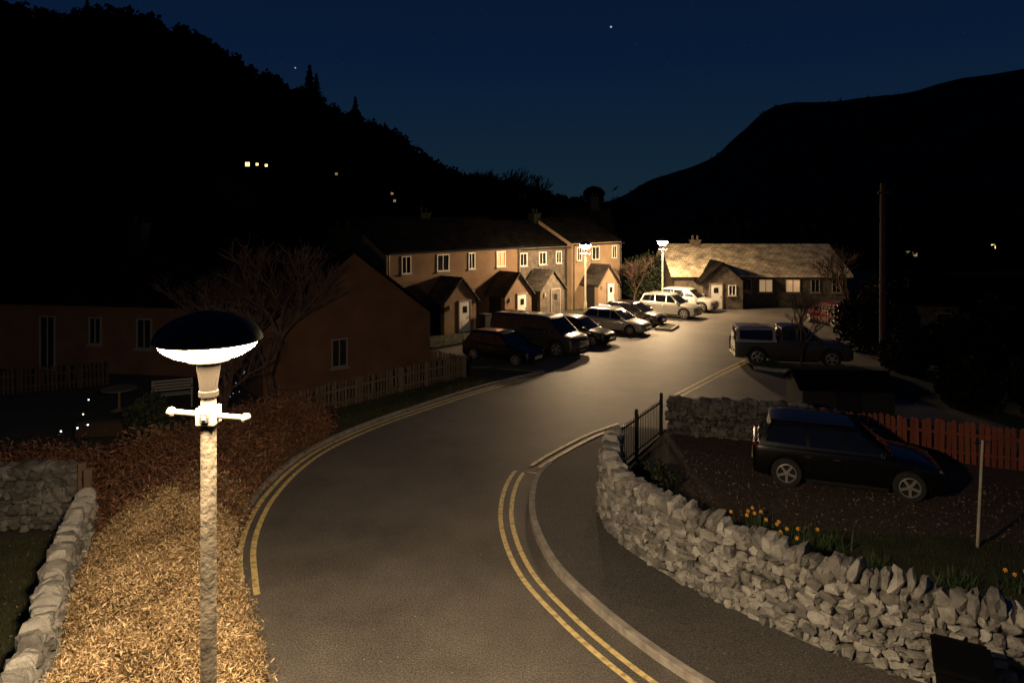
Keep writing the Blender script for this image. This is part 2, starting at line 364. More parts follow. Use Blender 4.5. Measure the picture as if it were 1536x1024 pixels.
# ---------------------------------------------------------------- hedge and shrubs
def hedge(name,pairs,h,n,size,m,core='hcore',rough=.1,elong=1.8,rr=1.0):
    par=empty(name); A=smooth([p[0] for p in pairs],7); B=smooth([p[1] for p in pairs],7); nu=26
    vs=[];fs=[];k=len(A)
    def H(u,x,y,sc=1): 
        e=max(0,1-abs(2*u-1)**5)
        return h*(e**.5)*(.86+.45*rr*noise.noise(Vector((x*.9,y*.9,3)))+.26*rr*noise.noise(Vector((x*2.6,y*2.6,8)))+.16*rr*noise.noise(Vector((x*7,y*7,2))))*sc
    for i in range(k):
        for j in range(nu+1):
            u=j/nu; x=A[i][0]*(1-u)+B[i][0]*u; y=A[i][1]*(1-u)+B[i][1]*u; vs.append((x,y,H(u,x,y,.9)))
    for i in range(k-1):
        for j in range(nu): a=i*(nu+1)+j; fs.append((a,a+1,a+nu+2,a+nu+1))
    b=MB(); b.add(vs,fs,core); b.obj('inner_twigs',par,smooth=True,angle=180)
    P=np.zeros((n,3)); Aa=np.array(A);Ba=np.array(B)
    t=rng.uniform(0,k-1.001,n); u=rng.beta(.75,.75,n); i=t.astype(int); f=(t-i)[:,None]
    a=Aa[i]*(1-f)+Aa[i+1]*f; c=Ba[i]*(1-f)+Ba[i+1]*f; q=a*(1-u[:,None])+c*u[:,None]
    for j in range(n):
        x,y=q[j]; P[j]=(x,y,H(u[j],x,y)*rng.uniform(.92,1.0))
    P+=rng.normal(0,rough*.4,P.shape); P[:,2]+=np.abs(rng.normal(0,rough*.35,n)); P[:,2]=np.maximum(P[:,2],.01)
    npmesh('foliage',leaves(P,size,elong),4,m,par); return par
hedge('hedge',[((-4.45,5.4),(-2.3,5.9)),((-5.2,7.3),(-2.95,8.1)),((-5.8,8.8),(-3.75,9.7)),((-6.45,10.1),(-4.6,11.2)),((-7.1,11.7),(-5.15,12.6)),((-7.6,13.0),(-5.4,13.8))],.80,150000,.0135,'hedge',rough=.18,elong=4.6,rr=1.35)
hedge('shrub_bed',[((-7.5,12.3),(-5.3,12.9)),((-8.6,14.0),(-5.6,14.6)),((-8.8,15.4),(-5.65,16.0)),((-7.6,17.2),(-5.3,17.6)),((-6.6,18.6),(-5.0,18.6))],.75,45000,.022,'twig',rough=.4,elong=6,rr=1.5)
hedge('shrub_bed',[((-14,14.6),(-14,16.4)),((-11,14.2),(-11,16.2)),((-8.8,14.4),(-8.9,15.8))],.6,12000,.03,'twig',rough=.3,elong=4)
def shrub(name,c,r,n,size,m,zs=1.0):
    P=rng.normal(size=(n,3)); P/=np.linalg.norm(P,axis=1)[:,None]; P*=(rng.uniform(.35,1,n)**.5)[:,None]
    k=np.array([1+.35*noise.noise(Vector((p[0]*1.7+c[0],p[1]*1.7+c[1],p[2]*1.7))) for p in P])[:,None]
    P=P*k*np.array([r,r,r*zs])+np.array([c[0],c[1],r*zs*.85]); P[:,2]=np.maximum(P[:,2],.02)
    return npmesh(name,leaves(P,size),4,m)
shrub('shrub',(3.1,14.9),.5,2000,.05,'leaf',.7); shrub('shrub',(2.9,13.6),.35,1200,.05,'leaf')
shrub('shrub',(-10.0,18.8),.6,2500,.06,'leaf')
for c,r in [((16.2,30.5),1.6),((18.3,32.5),2.0),((15.6,27.0),1.0),((17.5,26.5),1.3),((10.2,51),2.0),((9.2,50),1.3),((20.5,29),1.6),((22,26),1.5),((14.4,21.5),.9),((16.5,21),1.1),((23,22.5),1.6)]:
    shrub('shrub',c,r,int(2600*r),.13,'leaf' if c[1]>45 else 'far',.9)
shrub('climbing_plant',(2.2,12.4),.16,260,.05,'leaf',1.2)

# bare trees
def bare_tree(name,base,h,seed,lean=(0,0),spread=.5,r0=.1,levels=6,twig=.006,m='bark'):
    R=random.Random(seed); b=MB()
    def grow(p,d,l,r,lev):
        q=p; seg=3
        for s in range(seg):
            d2=(d+Vector((R.uniform(-.14,.14),R.uniform(-.14,.14),R.uniform(-.04,.12)))).normalized()
            n=q+d2*l/seg; rr=r*(1-.22*(s+1)/seg); b.tube(q,n,r*(1-.22*s/seg),rr,m,7 if lev<2 else 4 if lev<4 else 3,False); q=n; d=d2
            if lev>=2 and R.random()<.6 and lev<levels:
                dd=(d+Vector((R.uniform(-1,1),R.uniform(-1,1),R.uniform(-.3,.8)))*.8).normalized(); grow(q,dd,l*.5,max(r*.4,twig),lev+2)
        if lev<levels:
            k=R.choice([2,3,3]) if lev>0 else 4
            for i in range(k):
                a=R.uniform(0,6.28); dd=(d+Vector((math.cos(a),math.sin(a),R.uniform(-.1,.4)))*spread*R.uniform(.7,1.4)).normalized()
                grow(q,dd,l*R.uniform(.68,.9),max(r*.62,twig),lev+1)
    grow(Vector((base[0],base[1],0)),Vector((lean[0],lean[1],1)).normalized(),h*.27,r0,0)
    return b.obj(name)
bare_tree('bare_tree',(-6.9,19.9),5.0,3,(-.1,.1),.62,.12,6,.009)
bare_tree('bare_tree',(-7.6,17.6),3.9,11,(.25,0),.6,.09,6,.008)
bare_tree('bare_tree',(-9.3,21.6),4.6,5,(.1,0),.6,.09,6,.009)
bare_tree('sapling',(11.3,26.6),3.0,8,(0,0),.55,.05,5,.008)
bare_tree('bare_tree',(8.6,48),3.4,9,(0,0),.6,.08,5,.012)
bare_tree('bare_tree',(17,34),5,19,(0,0),.6,.10,5,.010)
bare_tree('bare_tree',(0,150),16.5,21,(.1,0),.6,.4,6,.06,'far')
bare_tree('bare_tree',(-5,160),16.5,23,(0,0),.6,.4,6,.06,'far')

# ---------------------------------------------------------------- fences
def fence(name,path,h,m,gap=.125,pw=.075,rail=(.25,.68)):
    par=empty(name); b=MB(); r=MB()
    for i in range(len(path)-1):
        a=Vector(path[i]);c=Vector(path[i+1]);d=(c-a);L=d.length;d.normalize();ang=math.atan2(d.y,d.x);n=Vector((-d.y,d.x))
        k=int(L/gap)
        for j in range(k):
            p=a+d*(j+.5)*L/k; hh=h*random.uniform(.96,1.03); t=random.gauss(0,.025)
            R=Matrix.Rotation(ang,3,'Z')@Matrix.Rotation(t,3,'Y')
            pts=[(-pw/2,0),(pw/2,0),(pw/2,hh-.05),(0,hh),(-pw/2,hh-.05)]
            vs=[Vector((p.x,p.y,.03))+R@Vector((x,y,z)) for y in(-.009,.009) for x,z in pts]
            b.add(vs,[(0,1,2,3,4),(9,8,7,6,5)]+[(q,q+5,(q+1)%5+5,(q+1)%5) for q in range(5)],m)
        for z in rail:
            q=(a+c)/2-n*.03*-1; r.box((q.x,q.y,h*z+.03),(L,.035,.07),m,ang)
        for j in range(int(L/1.8)+1):
            p=a+d*min(j*1.8,L)+n*.07; r.box((p.x,p.y,h/2),(.09,.09,h+.02),m,ang)
    b.obj('pickets',par); r.obj('rails_and_posts',par); return par
fence('picket_fence',[(-1.81,25.4),(-3.82,23.3),(-5.84,20.76),(-6.86,19.1),(-7.93,17.36),(-9.1,16.5)],.88,'wood')
fence('picket_fence',[(-3.15,26.4),(-1.81,25.4)],.85,'wood')
fence('picket_fence',[(-20,21.6),(-14.4,24.4)],.85,'dwood')
fence('picket_fence',[(8.05,17.75),(10.5,16.8),(14.5,15.0)],1.02,'redwood',.13,.1)
par=empty('iron_railing'); b=MB(); a=Vector((2.15,15.55)); c=Vector((4.1,18.75)); L=(c-a).length; d=(c-a)/L; ang=math.atan2(d.y,d.x)
for j in range(int(L/.12)+1):
    p=a+d*j*.12; b.tube((p.x,p.y,.06),(p.x,p.y,1.02),.009,.009,'matte',6)
for z in(.14,.93): q=(a+c)/2; b.box((q.x,q.y,z),(L,.02,.04),'matte',ang)
b.obj('bars',par); b=MB()
for p in(a,c,(a+c)/2): b.box((p.x,p.y,.57),(.07,.07,1.14),'matte',ang); b.lathe([(0,1.2),(.04,1.18),(.045,1.15),(.0,1.12)],(p.x,p.y,0),'matte',8)
b.obj('posts',par)

# ---------------------------------------------------------------- buildings
def gable_roof(b,x0,x1,y0,y1,ze,zr,m,over=.25,t=.12,axis='x'):
    def T(x,y,z): return (x,y,z) if axis=='x' else (y,x,z)
    ym=(y0+y1)/2; sl=(zr-ze)/(ym-y0); a,c=x0-over,x1+over
    for s in(-1,1):
        ye=(y0-over) if s<0 else (y1+over); zz=ze-sl*over
        top=[T(a,ye,zz+t),T(c,ye,zz+t),T(c,ym,zr+t),T(a,ym,zr+t)]; bot=[T(a,ye,zz),T(c,ye,zz),T(c,ym,zr),T(a,ym,zr)]
        b.add(top+bot,[(0,1,2,3),(7,6,5,4),(0,4,5,1),(0,3,7,4),(1,5,6,2)],m)
def walls(b,x0,x1,y0,y1,ze,zr,m,axis='x',top=.0):
    ym=(y0+y1)/2;xm=(x0+x1)/2
    if axis=='x':
        vs=[(x0,y0,0),(x1,y0,0),(x1,y1,0),(x0,y1,0),(x0,y0,ze),(x1,y0,ze),(x1,y1,ze),(x0,y1,ze),(x0,ym,zr),(x1,ym,zr)]
        b.add(vs,[(0,1,5,4),(2,3,7,6),(1,2,6,9,5),(3,0,4,8,7)],m)
    else:
        vs=[(x0,y0,0),(x1,y0,0),(x1,y1,0),(x0,y1,0),(x0,y0,ze),(x1,y0,ze),(x1,y1,ze),(x0,y1,ze),(xm,y0,zr),(xm,y1,zr)]
        b.add(vs,[(0,1,5,8,4),(2,3,7,9,6),(1,2,6,5),(3,0,4,7)],m)
def window(b,xc,z0,z1,w,y,pane='glass',frame='white'):
    f=.05; h=z1-z0
    b.box((xc,y-.008,(z0+z1)/2),(w-.02,.016,h-.02),pane)
    for sx in(-1,1): b.box((xc+sx*(w/2-f/2),y-.03,(z0+z1)/2),(f,.06,h),frame)
    for z in(z0+f/2,z1-f/2): b.box((xc,y-.028,z),(w-2*f,.056,f),frame)
    b.box((xc,y-.022,(z0+z1)/2),(.035,.044,h-2*f),frame)
    b.box((xc,y-.06,z0-.035),(w+.14,.12,.06),'frame')
def door(b,xc,y,w=.75,h=1.65,m='white'):
    b.box((xc,y-.02,h/2+.05),(w,.04,h),m)
    b.box((xc,y-.043,1.25),(w*.4,.012,.34),'glass'); b.box((xc,y-.043,.5),(w*.55,.014,.45),m)
    b.box((xc,y-.035,h+.09),(w+.16,.07,.07),'frame')
    for s in(-1,1): b.box((xc+s*(w/2+.04),y-.033,h/2+.05),(.07,.066,h),'frame')
    b.box((xc+w*.38,y-.06,.85),(.03,.05,.1),'trim')
def chimney(b,x,y,z0,z1,m):
    b.box((x,y,(z0+z1)/2),(.7,.5,z1-z0),m); b.box((x,y,z1+.04),(.8,.6,.08),m)
    for s in(-.17,.17): b.lathe([(.09,z1+.08),(.08,z1+.4),(.06,z1+.4)],(x+s,y,0),m,10)
def porch(par,x0,x1,dep,ze,zr,wm,dm='white',sidegap=True):
    e=empty('porch'); e.parent=par; b=MB(); walls(b,x0,x1,-dep,-.003,ze,zr,wm,'y'); b.obj('walls',e)
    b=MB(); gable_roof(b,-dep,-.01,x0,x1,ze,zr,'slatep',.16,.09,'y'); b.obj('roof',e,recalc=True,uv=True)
    b=MB(); door(b,x0+(x1-x0)*.62,-dep,.74,1.62,dm); b.obj('door',e)
    b=MB(); b.box((x0-.012,-dep/2,.8),(.02,dep*.6,1.5),'matte')
    b.box((x0+.35,-dep-.05,1.45),(.12,.1,.2),'frame'); b.obj('side_opening',e)
th=math.atan2(.73,.684)
T=empty('terraced_houses',(-6.2,33.5,0),th)
segs=[(0,9.8,0,4.3,5.9,'render'),(9.83,14.7,.35,4.15,5.7,'slab'),(14.73,20.4,0,4.3,5.9,'pale')]
for x0,x1,y0,ze,zr,m in segs:
    b=MB(); walls(b,x0,x1,y0,y0+6,ze,zr,m); b.obj('walls',T)
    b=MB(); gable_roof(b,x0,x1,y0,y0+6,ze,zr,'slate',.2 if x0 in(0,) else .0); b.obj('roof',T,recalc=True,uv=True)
    b=MB(); b.tube((x0,y0-.27,ze-.1),(x1,y0-.27,ze-.1),.05,.05,'black',8)
    for xx in (x0+.15,x1-.2): b.tube((xx,y0-.07,0),(xx,y0-.07,ze-.1),.035,.035,'black',8)
    b.obj('gutters',T)
b=MB()
for x,wd,p in [(1.25,.6,'glass'),(3.69,.85,'glass'),(5.78,.5,'glass'),(8.1,.75,'litA')]: window(b,x,3.15,4.05,wd,0,p)
for x,wd in [(10.42,.65),(12.2,.7),(13.8,.55)]: window(b,x,3.05,3.85,wd,.35,'glass')
for x,wd in [(15.5,.5),(17.3,.85),(19.5,.55)]: window(b,x,3.15,4.05,wd,0,'glass')
for x,wd,yy in [(1.1,1.0,0),(5.6,.9,0),(13.6,.9,.35),(19.2,1.0,0)]: window(b,x,.95,1.95,wd,yy,'glass')
b.obj('windows',T)
b=MB()
for x in (4.9,14.6): chimney(b,x,3.1,5.3,6.2,'far')
b.obj('chimneys',T)
porch(T,2.5,4.7,1.5,1.75,2.85,'render'); porch(T,6.9,9.1,1.5,1.75,2.85,'render'); porch(T,10.1,12.3,1.3,1.75,2.8,'slab','slab'); porch(T,15.7,17.9,1.4,1.75,2.85,'pale')
b=MB(); b.box((5.0,-1.9,.5),(.5,.45,.8),'matte'); b.box((5.0,-1.9,.93),(.54,.5,.06),'matte'); b.box((18.6,-.5,.6),(.9,.7,1.2),'wood'); b.obj('bins',T,bevel=.02)
R2=empty('rear_terrace',(-22,52,0),.05); b=MB(); walls(b,0,30,0,6,4.6,6.6,'brown'); b.obj('walls',R2); b=MB(); gable_roof(b,0,30,0,6,4.6,6.6,'slate'); b.obj('roof',R2,recalc=True,uv=True)
b=MB(); [chimney(b,x,3,6,7.6,'far') for x in (2,9,16,23,29)]; b.obj('chimneys',R2)
b=MB(); [window(b,x,2.9,3.9,.9,0,'glass','frame') for x in range(2,29,3)]; b.obj('windows',R2)
G=empty('gable_house',(-3.15,26.26,0),math.atan2(3.86,5.02))
gx=-6.33
b=MB(); walls(b,gx,0,0,8.5,2.35,4.75,'brown','y'); b.obj('walls',G)
b=MB(); gable_roof(b,0,8.5,gx,0,2.35,4.75,'slate',.18,.1,'y'); b.obj('roof',G,recalc=True,uv=True)
b=MB(); window(b,-3.7,.75,1.75,.6,0,'glass','frame'); b.obj('window',G)
b=MB(); chimney(b,-3.2,.9,4.4,5.5,'far'); b.obj('chimney',G)
b=MB(); 
for s in(0,1):
    xa=gx-.18 if s==0 else .18; 
    b.tube((xa,-.1,2.28),(gx/2,-.1,4.80),.05,.05,'matte',4)
b.obj('bargeboards',G)
C=empty('cottage_row',(-23,27.5,0),-.16)
b=MB(); walls(b,0,13.2,0,6,2.75,4.6,'brown'); b.obj('walls',C); b=MB(); gable_roof(b,0,13.2,0,6,2.75,4.6,'slate'); b.obj('roof',C,recalc=True,uv=True)
b=MB()
for x,w_,z0 in [(2.2,.8,1.1),(4.9,.7,.1),(7.0,.55,1.1),(9.1,.65,1.0),(11.6,.7,1.1)]: window(b,x,z0,2.15,w_,0,'glass','frame')
b.obj('windows',C); b=MB(); chimney(b,6.5,3,4.2,5.7,'far'); b.obj('chimney',C)
H2=empty('brick_house',(-15,38,0),.2); b=MB(); walls(b,0,8,0,6,4,5.4,'brown'); b.obj('walls',H2); b=MB(); gable_roof(b,0,8,0,6,4,5.4,'slate'); b.obj('roof',H2,recalc=True,uv=True)
b=MB(); b.box((3.0,-.03,3.55),(.1,.04,1.3),'litB'); b.box((3.0,-.01,3.55),(.2,.02,1.4),'frame'); b.obj('lit_edge_strip',H2)  # glowing strip added in place of a chimney edge catching light
b=MB(); chimney(b,1,3,5,6.3,'far'); b.obj('chimney',H2)
B=empty('bungalow',(11.0,46.2,0),-.03)
b=MB(); walls(b,0,11.5,0,7,2.15,3.95,'slab'); b.obj('walls',B)
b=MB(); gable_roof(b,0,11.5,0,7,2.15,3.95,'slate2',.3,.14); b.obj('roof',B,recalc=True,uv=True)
b=MB(); 
for x,wd,p in [(4.85,.6,'glass'),(6.1,.95,'litB'),(7.9,1.0,'litB'),(9.4,.6,'glass'),(10.8,.6,'glass')]: window(b,x,.95,1.85,wd,0,p,'frame')
b.obj('windows',B)
Pp=empty('porch'); Pp.parent=B; b=MB(); walls(b,1.5,4.1,-1.6,-.003,1.85,3.0,'slab','y'); b.obj('walls',Pp); b=MB(); gable_roof(b,-1.6,1.2,1.5,4.1,1.85,3.0,'slate',.2,.1,'y'); b.obj('roof',Pp,recalc=True,uv=True)
b=MB(); door(b,2.35,-1.6,.75,1.6); window(b,3.4,.9,1.6,.5,-1.6); b.obj('door',Pp)
b=MB(); chimney(b,2.2,3.5,3.7,4.3,'slab'); b.obj('chimney',B)
D=empty('dark_bungalow',(17.2,30.5,0),-.25); b=MB(); walls(b,0,10,0,5,2.2,3.2,'slab'); b.obj('walls',D); b=MB(); gable_roof(b,0,10,0,5,2.2,3.2,'slate'); b.obj('roof',D,recalc=True,uv=True)
b=MB(); [window(b,x,.9,1.8,.9,0,'glass','frame') for x in(2,5,8)]; b.obj('windows',D)
D=empty('garden_shed',(8.6,20.2,0),-.1); b=MB(); walls(b,0,2.6,0,1.6,.95,1.3,'matte'); b.obj('walls',D); b=MB(); gable_roof(b,0,2.6,0,1.6,.95,1.3,'slate',.12,.05); b.obj('roof',D,recalc=True,uv=True)
b=MB(); b.box((1.3,-.02,.45),(.7,.04,.85),'black'); b.obj('door',D)
for (x,y,z,ws,rz) in [(-52,131,9,[(1.2,7.2),(3.0,7.2),(4.7,7.0)],0.1),(-38,140,8,[(2.0,6.9)],0),(-26,140,4,[(1.4,6.9),(1.9,5.4)],.1),(45,80,0,[(1.3,1.9),(2.1,1.7)],-.1),(55,80,0,[(1.3,2.6)],-.1),(-84,140,10,[(1,12.5)],0)]:
    Hh=empty('hillside_house',(x,y,z),rz); zt=max(q[1] for q in ws)+1.2
    b=MB(); walls(b,0,7,0,6,zt,zt+2,'far'); b.obj('walls',Hh); b=MB(); gable_roof(b,0,7,0,6,zt,zt+2,'slate'); b.obj('roof',Hh,recalc=True,uv=True)
    b=MB()
    for i,(wx,wz) in enumerate(ws):
        k_=.45 if (x<-50 and i==0) else .3
        window(b,wx,wz-k_,wz+k_,k_*2,0,'litC' if -60<x<-50 or x>50 else 'litB','frame')
    b.obj('lit_windows',Hh)
b=MB(); b.tube((15.2,28,0),(15.2,28,7.4),.14,.10,'dwood',12); b.box((15.2,27.9,7.0),(.5,.08,.08),'dwood')
for s in(-.2,.2): b.lathe([(.03,7.04),(.03,7.08),(.02,7.12),(0,7.13)],(15.2+s,27.9,0),'dwood',8)
b.obj('telegraph_pole')

# ---------------------------------------------------------------- street lamps
def street_lamp(loc,zr,k,strength,col,deep=1.0,pm='galv',bm_='ladder'):
    par=empty('street_lamp',(loc[0],loc[1],0)); z=zr; n=24 if deep<2 else 14
    M_e=emis('lamp_diffuser_%d'%int(strength),col,strength)
    b=MB(); b.lathe([(.345*k,z-.022),(.36*k,z-.008),(.352*k,z+.02),(.32*k,z+.07*k),(.25*k,z+.125*k),(.15*k,z+.168*k),(.06*k,z+.186*k),(0,z+.19*k)],(0,0,0),'cap',48); b.lathe([(.345*k,z-.022),(.3*k,z+.03),(0,z+.05)],(0,0,0),'white',40); b.obj('cap',par,smooth=True)
    dd=deep
    b=MB(); b.lathe([(.338*k,z-.016),(.30*k,z-.055*k*dd),(.23*k,z-.09*k*dd),(.14*k,z-.112*k*dd)],(0,0,0),M_e,n); b.obj('diffuser',par,smooth=True,angle=180)
    b=MB(); b.lathe([(.145*k,z-.110*k*dd),(.142*k,z-.122*k*dd),(.09*k,z-.135*k*dd),(.08*k,z-.15*k*dd),(.062*k,z-.25*k*min(dd,1.3)),(.058*k,z-.36*k),(.066*k,z-.365*k),(.066*k,z-.4*k),(.05*k,z-.41*k)],(0,0,0),'neck',28); b.obj('neck',par,smooth=True)
    b=MB(); zc=z-.535*k
    b.box((0,-.0,zc),(.13*k,.13*k,.12*k),bm_); b.box((0,-.07*k,zc),(.06*k,.02,.07*k),'matte'); b.box((0,-.082*k,zc),(.03*k,.01,.035*k),bm_)
    b.tube((-.25*k,0,zc+.02),(.25*k,0,zc-.02),.02*k,.02*k,bm_,10)
    for s in(-1,1): b.lathe([(0,-.035*k),(.025*k,-.025*k),(.035*k,0),(.025*k,.025*k),(0,.035*k)],(s*.26*k,0,zc-s*.02),bm_,12)
    b.obj('ladder_bar',par,smooth=True,bevel=.006)
    b=MB(); b.lathe([(.05*k,z-.41*k),(.052*k,z-.6*k),(.055*k,1.2),(.085*k,1.15),(.09*k,0)],(0,0,0),pm,24); b.box((0,-.09*k,.6),(.1*k,.02,.5),pm); b.obj('post',par,smooth=True)
    return par
street_lamp((-2.0,4.5),5.205,.945,1500,(1,.735,.45),1.25)
street_lamp((4.19,39),4.46,1.0,1250,(1,.68,.37),2.3,'postl','postl')
street_lamp((9.55,43.3),4.49,1.0,1251,(1,.68,.37),2.3,'postl','postl')

# ---------------------------------------------------------------- vehicles
def catm(pts,n):
    ar=[Vector(p) for p in pts]; out=[]
    for i in range(len(ar)-1):
        p0=ar[max(i-1,0)];p1=ar[i];p2=ar[i+1];p3=ar[min(i+2,len(ar)-1)]
        for k in range(n):
            t=k/n; out.append(.5*((2*p1)+(-p0+p2)*t+(2*p0-5*p1+4*p2-p3)*t*t+(-p0+3*p1-3*p2+p3)*t**3))
    out.append(ar[-1]); return out
def car(name,loc,head,L,W,H,pm,style='hatch',canopy=None,rails=False):
    par=empty(name,(loc[0],loc[1],0),math.radians(head)); q=H/1.5; r=.315*q*(1.08 if style in('suv','pickup') else 1)
    wh=W/2
    if style=='van':
        st=[(-.5,.93,.28,.60),(-.47,1,.2,.62),(-.2,1,.17,.61),(.2,1,.17,.59),(.33,.99,.17,.57),(.45,.96,.18,.52),(.485,.9,.2,.46),(.5,.82,.24,.38)]; cab=(-.495,-.475,.20,.37,.95,.84); pil=(-.12,.10)
    elif style=='pickup':
        st=[(-.5,.93,.36,.60),(-.48,1,.28,.61),(-.2,1,.26,.61),(.2,1,.26,.61),(.3,.99,.26,.60),(.44,.97,.26,.56),(.48,.92,.27,.5),(.5,.84,.3,.42)]; cab=(-.13,-.10,.12,.27,.93,.78); pil=(-.10,.03)
    elif style=='suv':
        st=[(-.5,.88,.32,.60),(-.48,.97,.25,.63),(-.35,1,.21,.63),(.1,1,.2,.62),(.24,.99,.2,.60),(.4,.96,.2,.54),(.475,.9,.22,.47),(.5,.78,.28,.38)]; cab=(-.475,-.40,.06,.25,.93,.76); pil=(-.20,.0)
    else:
        st=[(-.5,.86,.28,.58),(-.48,.95,.22,.62),(-.35,1,.17,.63),(.1,1,.17,.61),(.24,.99,.17,.58),(.4,.95,.18,.51),(.475,.88,.2,.43),(.5,.76,.25,.34)]; cab=(-.47,-.37,.04,.26,.92,.74); pil=(-.20,.0)
    S2=catm([Vector((s[0]*L,s[1]*wh,s[2]*q,s[3]*H)) for s in st],4)
    vs=[];k=0
    for s in S2:
        x,w_,zb,zd=s; mid=zb+.5*(zd-zb)
        hs=[(0,zb),(.86*w_,zb),(.965*w_,zb+.05),(1.0*w_,zb+.35*(zd-zb)),(.985*w_,mid),(.99*w_,zd-.13),(.955*w_,zd-.035),(.87*w_,zd),(.5*w_,zd+.022),(0,zd+.03)]
        ring=[(x,y,z) for y,z in hs]+[(x,-y,z) for y,z in hs[-2:0:-1]]; k=len(ring); vs+=ring
    fs=[]
    for i in range(len(S2)-1):
        for j in range(k): fs.append((i*k+j,i*k+(j+1)%k,(i+1)*k+(j+1)%k,(i+1)*k+j))
    fs+=[tuple(range(k)),tuple(range((len(S2)-1)*k,len(S2)*k))[::-1]]
    b=MB(); b.add(vs,fs,pm); body=b.obj('body',None,recalc=True)
    xw=(-.315*L,.315*L) if style!='van' else (-.3*L,.32*L)
    cut=MB(); 
    for x in xw:
        for s in(-1,1): cut.tube((x,s*(wh+.2),r),(x,s*(wh-.30*q),r),r*1.17,r*1.17,'matte',28)
    cu=cut.obj('cut',recalc=True)
    md=body.modifiers.new('x','BOOLEAN'); md.object=cu; md.operation='DIFFERENCE'; md.solver='EXACT'
    try: md.material_mode='TRANSFER'
    except: pass
    dg=bpy.context.evaluated_depsgraph_get(); me=bpy.data.meshes.new_from_object(body.evaluated_get(dg)); body.modifiers.clear(); body.data=me
    bpy.data.objects.remove(cu)
    me.polygons.foreach_set('use_smooth',[True]*len(me.polygons)); me.set_sharp_from_angle(angle=math.radians(38)); body.parent=par
    def zdeck(x):
        for i in range(len(S2)-1):
            if S2[i][0]<=x<=S2[i+1][0]:
                t=(x-S2[i][0])/(S2[i+1][0]-S2[i][0]); return S2[i][3]*(1-t)+S2[i+1][3]*t
        return S2[0][3]
    def cabin(cx,zr,m,win=True,cname='cabin',ws=True,piln=pil):
        x0,x1,x2,x3,wb,wr=cx; x0*=L;x1*=L;x2*=L;x3*=L;wb*=wh;wr*=wh
        zb=min(zdeck(x0),zdeck((x0+x3)/2))-.03; zb3=zdeck(x3)-.01; zt=zr-.055*q
        b=MB()
        def ring(xa,xb,w,z,zf=None):
            n=7; pts=[]
            for i in range(n):
                t=i/(n-1); pts.append((xa+(xb-xa)*t,w,z if zf is None else z+(zf-z)*t))
            for i in range(5): t=(i+1)/6; pts.append((xb+.05*q*math.sin(math.pi*t)*1,w*(1-2*t),pts[n-1][2]))
            for i in range(n): t=1-i/(n-1); pts.append((xa+(xb-xa)*t,-w,z if zf is None else z+(zf-z)*t))
            for i in range(5): t=(i+1)/6; pts.append((xa-.03*q*math.sin(math.pi*t),-w*(1-2*t),z))
            return pts
        rs=[ring(x0,x3,wb,zb,zb3),ring(x1,x2,wr,zt),ring(x1+.03*L,x2-.03*L,wr*.93,zr-.018*q),ring(x1+.09*L,x2-.09*L,wr*.6,zr)]
        kk=len(rs[0]); vs=[p for rr in rs for p in rr]
        fs=[(i*kk+j,i*kk+(j+1)%kk,(i+1)*kk+(j+1)%kk,(i+1)*kk+j) for i in range(3) for j in range(kk)]+[tuple(range(3*kk,4*kk))]
        b.add(vs,fs,m); b.obj(cname,par,smooth=True,angle=42,recalc=True)
        if not win: return
        g=MB(); mm=.035*q
        def xr(v): return x0+(x1-x0)*v+.06*q
        def xf(v): return x3+(x2-x3)*v-.06*q
        def zz(x,v): t=(x-x0)/(x3-x0); bz=zb+(zb3-zb)*t; return bz+(zt-bz)*v
        v0,v1=.16,.9
        pb,pc=piln[1]*L,piln[0]*L
        polys=[[(pb+mm,v0),(xf(v0)-.08*q,v0),(xf(v1),v1),(pb+mm,v1)],[(pc+mm,v0),(pb-mm,v0),(pb-mm,v1),(pc+mm,v1)]]
        if xr(v0)<pc-.15: polys.append([(xr(v0)+.06,v0+.05),(pc-mm,v0+.02),(pc-mm,v1),(xr(v1),v1-.04)])
        for s in(-1,1):
            for pl in polys:
                P=[(x,s*(wb+(wr-wb)*v+.006),zz(x,v)) for x,v in pl]
                g.quad(P if s<0 else P[::-1],'cglass')
        for (xa,xb,zl,dx,c) in ([(x3,x2,zb3,1,.05)] if ws else [])+[(x0,x1,zb,-1,.03)]:
            n=7; rows=[]
            for v in(.1,.92):
                w_=(wb+(wr-wb)*v)*.90; row=[]
                for i in range(n):
                    t=i/(n-1); row.append((xa+(xb-xa)*v+dx*(.012+c*q*math.sin(math.pi*(.05+.9*t))),w_*(1-2*t),zl+(zt-zl)*v))
                rows+=row
            g.add(rows,[(i,i+1,n+i+1,n+i) for i in range(n-1)],'cglass')
        g.obj('windows',par,recalc=False)
        t_=MB()
        for s in(-1,1):
            for (xa,xb) in ((xr(v0)+.1,xf(v0)-.1),):
                t_.tube((xa,s*(wb+(wr-wb)*.12+.008),zz(xa,.12)),(xb,s*(wb+(wr-wb)*.12+.008),zz(xb,.12)),.008,.008,'trim',5)
        t_.obj('window_trim',par)
    cabin(cab,H,pm)
    if style=='pickup': cabin((-.495,-.475,-.17,-.145,.94,.80),H*.97,canopy,True,'canopy',False,(-.33,-.33))
    b=MB()
